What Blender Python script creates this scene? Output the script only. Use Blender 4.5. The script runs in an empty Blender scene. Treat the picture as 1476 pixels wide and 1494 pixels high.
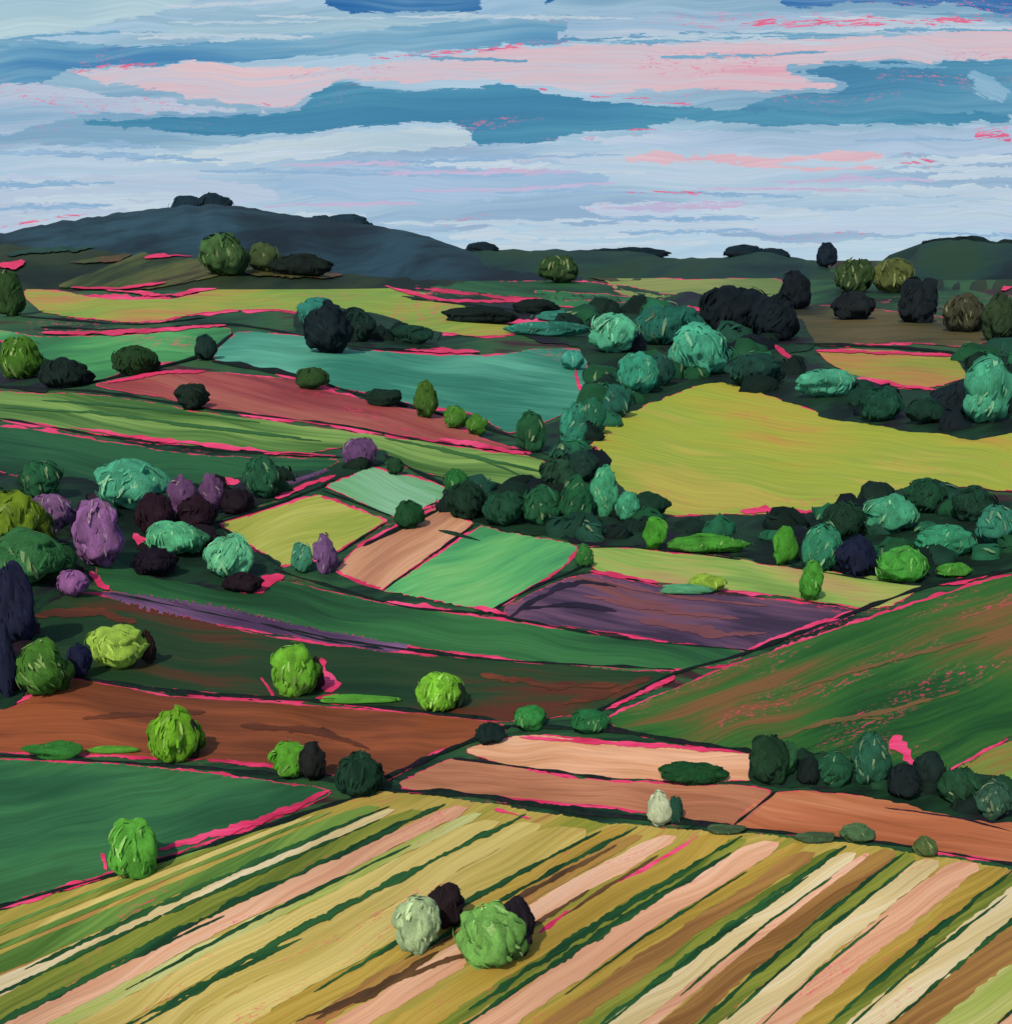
import bpy, math, random, bmesh
import numpy as np
from mathutils import Vector, noise, geometry
random.seed(7); rng=np.random.default_rng(7)
# ------------------------------------------------------------ image pixel coordinates cast onto the terrain
F=1600.0; CX=738.0; CY=747.0; PITCH=math.radians(13.2); H=120.0; K=0.03
cp,sp=math.cos(PITCH),math.sin(PITCH)
def ray(px,py):
    x=(px-CX)/F; y=(CY-py)/F
    dy=cp+y*sp; dz=-sp+y*cp
    return x/dy, dz/dy
def amp(py): return 0.02+0.05*min(max((1150-py)/600,0),1)
def dist(px,py):
    a,s=ray(px,py)
    y=H/max(K-s,0.025)
    return y*(1+amp(py)*(math.sin(px/260+py/170+0.6)+0.6*math.sin(px/150-py/120)))
def P(px,py,lift=0.0):
    a,s=ray(px,py); y=dist(px,py)
    return Vector((a*y,y,H+s*y+lift*y*4e-4))
def W(px,py,Y):
    a,s=ray(px,py); return Vector((a*Y,Y,H+s*Y))
def lin(h):
    h=h.lstrip('#'); o=[]
    for i in (0,2,4):
        c=int(h[i:i+2],16)/255
        o.append(c/12.92 if c<=0.04045 else ((c+0.055)/1.055)**2.4)
    return o
CAL=0.88; FCAL=0.92
PINK='#e23a66'
# ------------------------------------------------------------ materials
def paint(name,cols,angle=0,L=150,Wd=9,pink=0.0,emis=False,edge='rim',bump=0.25,var=0.13,rim=None,amt=0.0):
    m=bpy.data.materials.new(name); m.use_nodes=True
    if emis:
        try: m.cycles.emission_sampling='NONE'
        except Exception: pass
    nt=m.node_tree; N=nt.nodes; Lk=nt.links; N.clear()
    def nd(t,**k):
        n=N.new(t)
        for a,b in k.items(): setattr(n,a,b)
        return n
    def noise_n(vec,scale,detail=3,rough=0.55,dist=0.0):
        n=nd('ShaderNodeTexNoise'); n.inputs['Scale'].default_value=scale; n.inputs['Detail'].default_value=detail
        n.inputs['Roughness'].default_value=rough; n.inputs['Distortion'].default_value=dist
        Lk.new(vec,n.inputs['Vector']); return n.outputs['Fac']
    def math_n(op,a,b,clamp=False):
        n=nd('ShaderNodeMath',operation=op,use_clamp=clamp)
        for i,v in enumerate((a,b)):
            if isinstance(v,(int,float)): n.inputs[i].default_value=v
            else: Lk.new(v,n.inputs[i])
        return n.outputs[0]
    def ramp(f,lo,hi,a=0,b=1):
        n=nd('ShaderNodeMapRange'); n.inputs['From Min'].default_value=lo; n.inputs['From Max'].default_value=hi
        n.inputs['To Min'].default_value=a; n.inputs['To Max'].default_value=b
        Lk.new(f,n.inputs['Value']); return n.outputs['Result']
    uv=nd('ShaderNodeUVMap',uv_map='UVMap').outputs[0]
    wn=nd('ShaderNodeTexNoise'); wn.inputs['Scale'].default_value=0.9; wn.inputs['Detail'].default_value=0; Lk.new(uv,wn.inputs['Vector'])
    vm=nd('ShaderNodeVectorMath',operation='MULTIPLY_ADD'); Lk.new(wn.outputs['Color'],vm.inputs[0]); vm.inputs[1].default_value=(.3,.3,0); Lk.new(uv,vm.inputs[2])
    r=nd('ShaderNodeMapping'); r.inputs['Rotation'].default_value=(0,0,-math.radians(angle)); Lk.new(vm.outputs[0],r.inputs['Vector'])
    def sc(l,w,off):
        s=nd('ShaderNodeMapping'); s.inputs['Scale'].default_value=(100/l,100/w,1); s.inputs['Location'].default_value=(off,off*1.7,off)
        Lk.new(r.outputs[0],s.inputs['Vector']); return s.outputs[0]
    seed=random.random()*40
    big=noise_n(sc(L,Wd,seed),1,3,0.6,0.3)
    large=noise_n(sc(L*1.2,Wd*5,seed+9),1,0,0.5,0.2)
    fine=noise_n(sc(L*0.5,2.2,seed+5),1,1,0.6)
    mixf=math_n('ADD',math_n('MULTIPLY',big,0.5),math_n('MULTIPLY',large,0.5))
    cr=nd('ShaderNodeValToRGB'); Lk.new(mixf,cr.inputs[0]); e=cr.color_ramp.elements
    n=len(cols)
    for i,c in enumerate(cols):
        pos=0.5 if n==1 else 0.37+0.26*i/(n-1)
        if i<2: el=e[i]; el.position=pos
        else: el=e.new(pos)
        el.color=(*lin(c),1)
    if n==1: e[1].color=(*lin(cols[0]),1)
    hsv=nd('ShaderNodeHueSaturation'); Lk.new(cr.outputs[0],hsv.inputs['Color'])
    Lk.new(ramp(fine,0.2,0.8,1-var*1.3,1+var*1.3),hsv.inputs['Value'])
    col=hsv.outputs[0]
    def mix(f,a,hexc):
        mx=nd('ShaderNodeMix',data_type='RGBA'); Lk.new(f,mx.inputs[0]); Lk.new(a,mx.inputs[6]); mx.inputs[7].default_value=(*lin(hexc),1); return mx.outputs[2]
    if pink>0:
        pn=noise_n(sc(13,3.0,seed+3),1,3,0.85); pm=noise_n(sc(220,38,seed+13),1,1)
        f=math_n('MULTIPLY',ramp(pn,0.57,0.61),ramp(pm,0.62-pink*0.2,0.72-pink*0.2),True)
        f=math_n('MULTIPLY',f,0.72)
        col=mix(f,col,'#e0789a' if emis else PINK)
    if edge:
        at=nd('ShaderNodeAttribute',attribute_name='edge')
        en=noise_n(sc(34,3.0,seed+21),1,3,0.75)
    if edge=='rim' and rim:
        f=math_n('LESS_THAN',math_n('ADD',math_n('MULTIPLY',at.outputs['Fac'],0.9),0.62-amt),en)
        col=mix(f,col,rim)
    if emis:
        sh=nd('ShaderNodeEmission'); Lk.new(col,sh.inputs[0]); out=sh.outputs[0]
    else:
        sh=nd('ShaderNodeBsdfPrincipled'); sh.inputs['Roughness'].default_value=0.75; sh.inputs['Specular IOR Level'].default_value=0.12
        g=nd('ShaderNodeMix',data_type='RGBA',blend_type='MULTIPLY'); g.inputs[0].default_value=1; Lk.new(col,g.inputs[6]); g.inputs[7].default_value=(CAL,CAL,CAL,1)
        Lk.new(g.outputs[2],sh.inputs['Base Color'])
        b=nd('ShaderNodeBump'); b.inputs['Strength'].default_value=bump; b.inputs['Distance'].default_value=0.2; Lk.new(fine,b.inputs['Height']); Lk.new(b.outputs[0],sh.inputs['Normal'])
        out=sh.outputs[0]
    if edge=='fray':
        f=math_n('GREATER_THAN',math_n('ADD',math_n('MULTIPLY',at.outputs['Fac'],0.75),0.33),en)
        tr=nd('ShaderNodeBsdfTransparent'); ms=nd('ShaderNodeMixShader')
        Lk.new(f,ms.inputs[0]); Lk.new(tr.outputs[0],ms.inputs[1]); Lk.new(out,ms.inputs[2]); out=ms.outputs[0]
    o=nd('ShaderNodeOutputMaterial'); Lk.new(out,o.inputs[0])
    return m
def foliage_mat():
    m=bpy.data.materials.new('foliage'); m.use_nodes=True; nt=m.node_tree; N=nt.nodes; L=nt.links
    b=N['Principled BSDF']; b.inputs['Roughness'].default_value=.75; b.inputs['Specular IOR Level'].default_value=.1
    a=N.new('ShaderNodeAttribute'); a.attribute_name='Col'
    u=N.new('ShaderNodeAttribute'); u.attribute_name='lp'
    mp=N.new('ShaderNodeMapping'); mp.inputs['Scale'].default_value=(13,13,1.2); L.new(u.outputs['Vector'],mp.inputs[0])
    n=N.new('ShaderNodeTexNoise'); n.inputs['Scale'].default_value=1.2; n.inputs['Detail'].default_value=3; n.inputs['Roughness'].default_value=.65; L.new(mp.outputs[0],n.inputs['Vector'])
    r=N.new('ShaderNodeMapRange'); r.inputs[1].default_value=.28; r.inputs[2].default_value=.72; r.inputs[3].default_value=.55; r.inputs[4].default_value=1.45; L.new(n.outputs[0],r.inputs[0])
    h=N.new('ShaderNodeHueSaturation'); L.new(a.outputs['Color'],h.inputs['Color']); L.new(r.outputs[0],h.inputs['Value']); L.new(h.outputs[0],b.inputs['Base Color'])
    t=N.new('ShaderNodeBsdfTranslucent'); L.new(h.outputs[0],t.inputs[0])
    # leaves scatter light: fold the shading toward the upward direction
    geo=N.new('ShaderNodeNewGeometry'); vm=N.new('ShaderNodeVectorMath'); vm.operation='MULTIPLY_ADD'
    vm.inputs[1].default_value=(.6,.6,.6); vm.inputs[2].default_value=(0,-.10,.35); L.new(geo.outputs['Normal'],vm.inputs[0])
    nz=N.new('ShaderNodeVectorMath'); nz.operation='NORMALIZE'; L.new(vm.outputs[0],nz.inputs[0]); L.new(nz.outputs[0],b.inputs['Normal'])
    return m
FOL=foliage_mat()
# ------------------------------------------------------------ sheets
def cat(pts,closed=True,step=6,smooth=True):
    n=len(pts); out=[]
    for i in (range(n) if closed else range(n-1)):
        if closed: p0,p1,p2,p3=[np.array(pts[j%n],float) for j in (i-1,i,i+1,i+2)]
        else: p0,p1,p2,p3=[np.array(pts[min(max(j,0),n-1)],float) for j in (i-1,i,i+1,i+2)]
        d=np.linalg.norm(p2-p1); k=max(int(d/step),1)
        m1=(p2-p0)/2; m2=(p3-p1)/2
        for m in (m1,m2):
            q=np.linalg.norm(m)
            if q>d*0.75: m*=d*0.75/q
        for j in range(k):
            t=j/k
            if smooth: h=(2*t**3-3*t*t+1)*p1+(t**3-2*t*t+t)*m1+(-2*t**3+3*t*t)*p2+(t**3-t*t)*m2
            else: h=p1*(1-t)+p2*t
            out.append(h)
    if not closed: out.append(np.array(pts[-1],float))
    return out
def jit(pts,a=2.5,sx=45,ang=None,rag=0):
    o=[]
    for p in pts:
        v=noise.turbulence_vector(Vector((p[0]/sx,p[1]/sx*1.6,3.1)),3,False)
        q=np.array((p[0]+v.x*a*1.4,p[1]+v.y*a))
        if rag:
            k=noise.noise(Vector((p[0]/5,p[1]/5,7)))*rag
            q=q+np.array((math.cos(math.radians(ang)),-math.sin(math.radians(ang))))*k
        o.append(q)
    return o
def inside(poly,q):
    x,y=q[:,0],q[:,1]; c=np.zeros(len(q),bool); P0=np.array(poly); P1=np.roll(P0,-1,0)
    for (x0,y0),(x1,y1) in zip(P0,P1):
        if y0==y1: continue
        m=((y0>y)!=(y1>y))&(x<(x1-x0)*(y-y0)/(y1-y0)+x0); c^=m
    return c
def bdist(A,q):
    out=np.empty(len(q))
    for s in range(0,len(q),400):
        d=q[s:s+400,None,:]-A[None]; out[s:s+400]=np.sqrt((d**2).sum(2).min(1))
    return out
def tri(poly,grid,edgew):
    A=np.array(poly); lo=A.min(0); hi=A.max(0)
    gx,gy=np.meshgrid(np.arange(lo[0]+grid/2,hi[0],grid),np.arange(lo[1]+grid/2,hi[1],grid))
    q=np.stack([gx.ravel(),gy.ravel()],1)
    if len(q): q=q+rng.uniform(-.2,.2,q.shape)*grid
    T=np.roll(A,-2,0)-np.roll(A,2,0); T/=np.linalg.norm(T,axis=1)[:,None]+1e-9; Nn=np.stack([-T[:,1],T[:,0]],1)
    rings=[]
    for s in (1,-1):
        for k in (1.0,0.5):
            r=A+Nn*s*edgew*k; r=r[::2]; r=r[inside(poly,r)]
            if len(r): r=r[bdist(A,r)>edgew*k*0.75]; rings.append(r)
    q=q[inside(poly,q)] if len(q) else q
    if len(q): q=q[bdist(A,q)>edgew*1.5]
    q=np.concatenate([q]+rings) if rings else q
    nb=len(A); allp=[Vector(p) for p in A]+[Vector(p) for p in q]
    vs,es,fs,ov,oe,of=geometry.delaunay_2d_cdt(allp,[(i,(i+1)%nb) for i in range(nb)],[],1,1e-4)
    V=np.array([tuple(v) for v in vs])
    return V,fs,np.minimum(bdist(A,V)/edgew,1)
def mkmesh(name,verts,faces,mats,uv=None,edge=None,col=None,lp=None,smooth=False):
    me=bpy.data.meshes.new(name); me.from_pydata([tuple(v) for v in verts],[],[tuple(f) for f in faces])
    for m in mats: me.materials.append(m)
    if uv is not None:
        l=me.uv_layers.new(name='UVMap'); idx=np.zeros(len(me.loops),int); me.loops.foreach_get('vertex_index',idx)
        l.data.foreach_set('uv',np.asarray(uv,float)[idx].ravel())
    if edge is not None:
        a=me.attributes.new('edge','FLOAT','POINT'); a.data.foreach_set('value',np.asarray(edge,float))
    if col is not None:
        a=me.attributes.new('Col','FLOAT_COLOR','POINT'); c=np.ones((len(verts),4)); c[:,:3]=col; a.data.foreach_set('color',c.ravel())
    if lp is not None:
        a=me.attributes.new('lp','FLOAT_VECTOR','POINT'); a.data.foreach_set('vector',np.asarray(lp,float).ravel())
    if smooth: me.polygons.foreach_set('use_smooth',[True]*len(me.polygons))
    me.update(); o=bpy.data.objects.new(name,me); bpy.context.scene.collection.objects.link(o); return o
def orient(w,f,vertical):
    a,b,c=[w[i] for i in f[:3]]; nn=(b-a).cross(c-a)
    return tuple(f) if ((-nn.y if vertical else nn.z)>0) else tuple(f)[::-1]
def sheet(name,pts,mat,lift=1,smooth=True,ja=2.5,grid=16,edgew=7,pos=None,ang=0,rag=4,vert=False):
    poly=jit(cat(pts,True,4 if rag else 8,smooth),ja,ang=ang,rag=rag)
    V,fs,e=tri(poly,grid,edgew)
    f=pos or (lambda x,y:P(x,y,lift))
    w=[f(x,y) for x,y in V]
    return mkmesh(name,w,[orient(w,t,vert) for t in fs],[mat],uv=np.stack([V[:,0]/100,-V[:,1]/100],1),edge=e)
def ribbons(name,items,mat,lift,pos=None,vert=False,rough=0.35,emax=1.0):
    VV=[];FF=[];UV=[];E=[]
    for k,(pts,w) in enumerate(items):
        c=cat(pts,False,5); n=len(c); b=len(VV); sd=k*3.31
        nc=3 if w<20 else 5
        for i,p in enumerate(c):
            d=c[min(i+1,n-1)]-c[max(i-1,0)]; d=d/(np.linalg.norm(d)+1e-6); q=np.array((-d[1],d[0]))
            t=i/max(n-1,1); kk=max(math.sin(math.pi*min(max(t,0.0),1)),0)**0.45
            l=kk*(0.8+rough*2*noise.noise(Vector((p[0]/30,p[1]/30,sd)))+rough*noise.noise(Vector((p[0]/6,p[1]/6,sd))))
            r=kk*(0.8+rough*2*noise.noise(Vector((p[0]/30,p[1]/30,sd+9)))+rough*noise.noise(Vector((p[0]/6,p[1]/6,sd+9))))
            l=max(l,0.03);r=max(r,.03)
            for j in range(nc):
                u=j/(nc-1); off=(l*(1-u)-r*u)*w/2
                x,y=p+q*off; VV.append(pos(x,y) if pos else P(x,y,lift)); UV.append((x/100,-y/100)); E.append(0 if j in(0,nc-1) or i in (0,n-1) else emax)
        for i in range(n-1):
            for j in range(nc-1):
                a=b+i*nc+j; FF.append(orient(VV,(a,a+1,a+nc+1,a+nc),vert))
    return mkmesh(name,VV,FF,[mat],uv=UV,edge=E)
# ------------------------------------------------------------ ground
def ground():
    xs=np.arange(-1300,2800,22); ys=np.concatenate([np.arange(380,460,6),np.arange(460,2300,22)])
    V=[];UV=[];Fc=[]
    for y in ys:
        for x in xs: V.append(P(x,y,0)); UV.append((x/100,-y/100))
    n=len(xs)
    for j in range(len(ys)-1):
        for i in range(n-1):
            a=j*n+i; Fc.append((a+n,a+n+1,a+1,a))
    mkmesh('ground',V,Fc,[paint('earth',['#13281c','#1c3a26','#28502f','#345830','#3a2424'],2,130,12,pink=0.3,edge=None)],uv=UV,smooth=True)
ground()
E0,E1=-500,2000
fields=[
('far_meadow',[(430,412),(560,398),(690,404),(860,412),(1010,437),(880,442),(700,430),(560,412)],['#14301f','#1f4a2a','#2f6038'],-4,dict()),
('ploughed_strip',[(485,392),(620,396),(770,402),(800,412),(640,408),(500,402)],['#3c2420','#62342c','#6c4030'],-3,dict()),
('far_meadow',[(885,405),(1000,408),(1138,407),(1140,436),(1000,440),(905,430)],['#5c7036','#6f8244','#88904c'],0,dict()),
('far_meadow',[(780,425),(900,432),(1020,440),(1000,458),(880,455),(800,445)],['#1d4a30','#2f6c3c','#3c8048'],4,dict()),
('brown_pasture',[(1150,447),(1330,458),(1470,480),(1420,505),(1330,502),(1170,500)],['#2c2e1e','#4c4628','#5c5030'],0,dict()),
('golden_field',[(38,422),(120,432),(250,436),(370,406),(430,412),(520,413),(570,418),(700,446),(800,468),(740,490),(640,486),(530,462),(440,455),(350,452),(200,470),(60,455)],['#b08546','#9c9a3e','#8a9e3e','#7e9a3c'],2,dict(pink=.35)),
('green_pasture',[(E0,480),(0,484),(60,492),(200,488),(335,480),(300,520),(200,535),(130,556),(60,520),(0,498),(E0,500)],['#2f7040','#418a4c','#55a058'],8,dict(pink=.3)),
('teal_pasture',[(345,487),(440,492),(560,514),(700,519),(845,512),(854,575),(825,603),(745,632),(690,605),(600,590),(520,572),(400,545),(310,523)],['#2f7860','#3e886c','#4c967a','#5ca888'],-6,dict(pink=.2)),
('clay_field',[(140,562),(220,547),(290,543),(420,555),(530,585),(640,608),(700,640),(775,662),(640,644),(480,620),(330,600),(220,578)],['#803436','#984440','#a45a4c'],-14,dict(pink=.35)),
('striped_pasture',[(E0,540),(0,572),(150,578),(300,602),(480,627),(640,648),(790,672),(815,690),(770,712),(690,705),(590,682),(545,652),(430,662),(280,650),(150,635),(0,612),(E0,590)],['#3f6428','#5c803a','#759648','#88a852'],-8,dict(L=300,Wd=6)),
('dark_pasture',[(E0,600),(0,622),(140,642),(300,665),(490,672),(400,705),(250,730),(100,715),(0,690),(E0,690)],['#153a22','#1d4c2c','#275c34'],-6,dict()),
('golden_hill_field',[(860,655),(900,612),(960,585),(1045,558),(1120,578),(1200,605),(1290,622),(1400,637),(1476,630),(E1,620),(E1,720),(1476,716),(1380,712),(1270,722),(1190,748),(1050,752),(950,748),(905,712),(870,690)],['#bc9240','#aca43a','#a0a838','#9aa63c','#b4a846'],-9,dict(L=260,Wd=30,pink=.3)),
('small_golden_field',[(1195,512),(1400,522),(1405,552),(1330,568),(1240,548)],['#b08042','#949238','#8c9438'],-4,dict(pink=.4)),
('mint_field',[(475,712),(540,682),(655,712),(640,735),(575,755)],['#5c9c60','#70a874','#82b488'],-20,dict(s=0)),
('yellow_field',[(320,765),(465,723),(565,760),(490,806),(412,828)],['#94a040','#a6a84a','#b0b256'],18,dict(s=0)),
('stubble_field',[(490,835),(520,800),(640,741),(690,765),(560,862)],['#b0785a','#c48c66','#d09a74'],32,dict(s=0)),
('emerald_field',[(562,862),(700,768),(842,797),(825,825),(715,893)],['#3c8a54','#4a985c','#5eac62','#74b468'],20,dict(s=0,Wd=22)),
('lime_field',[(862,798),(1080,818),(1160,830),(1340,850),(1290,887),(1200,880),(1150,870),(1000,855),(868,832)],['#7c9c48','#8eac50','#a6ac58','#b49c60'],-8,dict()),
('lavender_field',[(735,897),(820,848),(870,838),(1000,862),(1130,875),(1245,893),(1190,920),(1090,948),(900,925)],['#3c2c40','#563e54','#6c4a60','#7c4844'],-9,dict(pink=.3)),
('long_green_field',[(140,822),(190,803),(300,846),(420,850),(560,880),(700,900),(900,932),(1085,950),(1060,972),(900,978),(640,950),(450,918),(300,885),(160,862)],['#1c4426','#265630','#306836','#38703c'],-10,dict(L=300,Wd=14)),
('lavender_strip',[(150,864),(300,880),(450,915),(600,943),(560,952),(400,925),(220,893)],['#4c3450','#6c4c6c','#846084'],-14,dict()),
('dark_field',[(30,885),(100,865),(160,872),(400,930),(640,958),(985,984),(930,1015),(870,1038),(730,1053),(500,1028),(250,1008),(110,990),(30,985)],['#14301c','#1e3c20','#2a4022','#5a2f1e'],-5,dict(L=300,Wd=26)),
('ploughed_field',[(E0,1020),(0,1035),(100,992),(250,1017),(480,1032),(735,1058),(630,1100),(560,1142),(420,1120),(300,1108),(0,1098),(E0,1090)],['#4c2a1c','#6a3820','#7c4226','#96502e'],-4,dict(L=280,Wd=22)),
('deep_green_field',[(E0,1090),(0,1108),(200,1118),(350,1135),(480,1155),(420,1185),(280,1237),(150,1277),(0,1322),(E0,1480)],['#245434','#2e623c','#3a7242','#336238'],14,dict(L=260,Wd=30)),
('sloping_green_field',[(E1,700),(1476,838),(1300,892),(1100,960),(885,1048),(900,1065),(1100,1100),(1250,1112),(1385,1130),(1476,1075),(E1,980)],['#1c4a20','#285a24','#346428','#4c6028','#7a5630'],19,dict(L=240,Wd=18,pink=.32)),
('lime_verge',[(1385,1132),(1476,1082),(E1,1020),(E1,1160),(1476,1142)],['#8a7a38','#6c8c38','#78983c'],18,dict()),
('peach_field',[(680,1095),(760,1074),(900,1084),(1000,1092),(1097,1100),(1090,1140),(890,1135),(740,1116)],['#d09468','#dfa57c','#e6b08a'],-3,dict()),
('stubble_field',[(585,1148),(665,1108),(850,1138),(1000,1145),(1125,1155),(1070,1203),(900,1180),(700,1160)],['#a46848','#b87856','#c48660'],-5,dict()),
('clay_field',[(1078,1205),(1135,1156),(1300,1168),(1476,1202),(E1,1260),(E1,1340),(1476,1260),(1330,1236)],['#a45c38','#b86c46','#c47c54'],-9,dict(L=240)),
]
for nm,pts,cols,ang,o in fields:
    s=o.pop('s',1)
    sheet(nm,pts,paint(nm,cols,ang,rim=PINK,amt=.18,**o),1.6,smooth=bool(s),ang=ang,rag=6)
PK=paint('pink_underpaint',['#c42c52','#e23a66','#f0507c'],5,60,6,edge=None)  # pink underpainting left showing along field edges
rims=[]
for i,(nm,pts,cols,ang,o) in enumerate(fields):
    c=pts
    for a,b in zip(c,c[1:]+c[:1]):
        if min(a[0],b[0])<-40 or max(a[0],b[0])>1520: continue
        if random.random()<0.7: rims.append(([a,((a[0]+b[0])/2,(a[1]+b[1])/2),b],random.uniform(6,11)))
ribbons('underpaint_strip',rims,PK,0.9,rough=.6)
# ------------------------------------------------------------ striped crop field
KL=[((300,1235),(-520,1560)),((430,1195),(-360,1520)),((560,1162),(-220,1494)),((650,1175),(0,1494)),((770,1190),(200,1494)),((930,1208),(430,1494)),((1100,1223),(680,1494)),((1235,1236),(880,1494)),((1290,1240),(980,1494)),((1400,1258),(1130,1494)),((1560,1275),(1290,1494)),((1750,1300),(1500,1494)),((1950,1330),(1720,1494))]
def SL(t):
    t=min(max(t,0),len(KL)-1.001); i=int(t); f=t-i
    a=np.array(KL[i][0])*(1-f)+np.array(KL[i+1][0])*f; b=np.array(KL[i][1])*(1-f)+np.array(KL[i+1][1])*f
    return a,a+(b-a)*1.7
sheet('striped_crop_field',[(E0,1500),(0,1330),(160,1282),(430,1197),(545,1156),(700,1172),(900,1203),(1150,1222),(1350,1248),(1476,1268),(E1,1350),(E1,2100),(E0,2100)],paint('crop_base',['#86882f','#a89440','#b8a04c','#a87c40'],29,300,10,rim=PINK,pink=.25),1.6,ang=29)
sc_={'cream':['#c8b078','#d6bf88','#decba0'],'peach':['#cf9470','#dca57e','#e4b592'],'olive':['#5c6a24','#7c8430','#8f9038'],'must':['#987c2e','#ac8c38','#b89a44'],'green':['#4a6c28','#64883a','#7c9840'],'lime':['#9ca84c','#b4b464','#c2c07c'],'brown':['#80582c','#9a6e3a','#a8803e'],'gold':['#b09a48','#c4ac5c','#d0ba6c']}
SM={k:paint('crop_'+k,v,31,320,7,pink=.2,rim='#a89440',amt=.08) for k,v in sc_.items()}
def strip(name,t0,t1,mat,lift,s0=0,s1=1,bend=6):
    n=90; V=[];UV=[];E=[];Fc=[]; nc=5; sd=random.random()*90
    for i in range(n+1):
        s=s0+(s1-s0)*i/n
        w0=0.06*noise.noise(Vector((s*7,sd,0)))+.035*noise.noise(Vector((s*50,sd,0))); w1=0.06*noise.noise(Vector((s*7,sd+5,0)))+.035*noise.noise(Vector((s*50,sd+5,0)))
        tp=min(1,(i+.7)/3)**.5
        tm=(t0+t1)/2; ta=tm+(t0+w0-tm)*tp; tb=tm+(t1+w1-tm)*tp
        for j in range(nc):
            t=ta+(tb-ta)*j/(nc-1); a,b=SL(t); p=a+(b-a)*s; p[1]-=bend*math.sin(math.pi*min(s*1.4,1))
            V.append(P(p[0],p[1],lift)); UV.append((p[0]/100,-p[1]/100)); E.append(0 if j in (0,nc-1) else 1)
    for i in range(n):
        for j in range(nc-1):
            a=i*nc+j; Fc.append(orient(V,(a,a+1,a+nc+1,a+nc),False))
    mkmesh(name,V,Fc,[mat],uv=UV,edge=E)
rows=[(.2,.6,'green'),(.7,1.05,'olive'),(1.1,1.5,'gold'),(1.5,1.75,'green'),(2.0,2.35,'green'),(2.35,2.62,'cream'),(2.62,3.0,'olive'),(3.04,3.38,'peach'),(3.38,3.6,'lime'),(3.6,3.95,'gold'),(4.0,4.3,'gold'),(4.3,4.75,'gold'),(4.75,5.0,'must'),(5.02,5.2,'brown'),(5.22,5.5,'peach'),(5.55,5.85,'must'),(5.85,6.0,'olive'),(6.05,6.4,'peach'),(6.4,6.6,'must'),(6.6,6.85,'brown'),(6.85,7.05,'olive'),(7.05,7.6,'cream'),(7.6,7.85,'peach'),(7.85,8.25,'brown'),(8.25,8.5,'olive'),(8.5,8.85,'cream'),(8.85,9.25,'peach'),(9.25,9.5,'must'),(9.5,9.7,'olive'),(9.7,10.05,'cream'),(10.05,10.4,'brown'),(10.4,10.8,'lime'),(10.8,11.1,'peach'),(11.1,11.6,'olive')]
for i,(a,b,c) in enumerate(rows): strip('crop_row',a,b,SM[c],2.6+.6*(i%2),random.uniform(.0,.03),1)
DG=paint('row_dark_green',['#14381f','#1f4a26','#2c5a2c'],31,200,4,edge=None)  # thin dark green lines between the crop rows
lines=[]
for q,a0,a1,w in [(2.38,.02,.45,8),(2.6,.05,.6,7),(3.0,0,.62,12),(3.06,.3,.7,8),(3.45,.1,.5,6),(3.98,0,.62,11),(4.05,.35,.6,8),(4.78,.02,.5,8),(5.0,.0,.4,9),(5.9,.0,.55,12),(6.02,.05,.62,11),(6.42,.1,.5,5),(7.0,0,.6,11),(7.08,.1,.62,7),(7.62,.1,.5,5),(8.28,0,.6,8),(8.5,.02,.58,7),(8.9,.2,.6,5),(9.52,0,.6,9),(9.72,.1,.6,6),(10.05,0,.6,8),(10.8,0,.6,8)]:
    a,b=SL(q); d=b-a; aa=a+d*a0; bb=a+d*a1; mm=(aa+bb)/2+np.array((0,-6))
    lines.append(([tuple(aa),tuple(mm),tuple(bb)],w))
ribbons('crop_furrow',lines,DG,4.6,rough=.5)
ribbons('crop_furrow',[([(900,1235),(760,1310),(640,1380)],8),([(860,1300),(760,1360),(560,1440),(430,1494)],9),([(640,1390),(560,1440),(460,1490)],12),([(960,1250),(880,1300),(820,1340)],6)],paint('row_brown',['#4c3420','#6c4c2c'],31,100,4,edge=None),4.8,rough=.5)
def strokes(name,items,cols,ang,lift=2.8,pk=0):
    ribbons(name,items,paint(name,cols,ang,120,5,pink=pk,edge=None),lift,rough=.5)
strokes('furrow',[([(0,596),(150,605),(300,625),(470,645)],5),([(60,585),(220,598),(380,618)],4),([(560,640),(680,665),(790,690)],5),([(620,650),(700,672),(760,695)],4),([(200,612),(360,630),(440,640)],3)],['#2c5a2c','#3c6c30'],-8)
strokes('furrow',[([(1150,1010),(1280,970),(1440,930)],7),([(1180,1060),(1290,1040),(1400,1010)],8),([(1130,1080),(1220,1052),(1290,1050)],8)],['#5c5830','#7c5834'],16)
strokes('furrow',[([(700,985),(800,1000),(900,1000)],14),([(820,1030),(890,1010),(950,990)],12),([(50,900),(140,895),(200,910)],14),([(350,1060),(470,1070),(540,1095)],12),([(120,1050),(200,1045),(300,1040)],10)],['#4c2a1c','#743c24'],-3)
strokes('furrow',[([(850,870),(960,890),(1080,905)],9),([(930,905),(1040,925),(1120,925)],14),([(880,850),(990,872),(1120,885)],6)],['#744448','#824c50'],-9)
strokes('furrow',[([(740,905),(800,865),(850,850),(900,858)],10),([(760,890),(840,885),(900,893)],7),([(1290,1180),(1400,1195),(1476,1215)],3)],['#201828','#2c2034'],-10)
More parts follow.
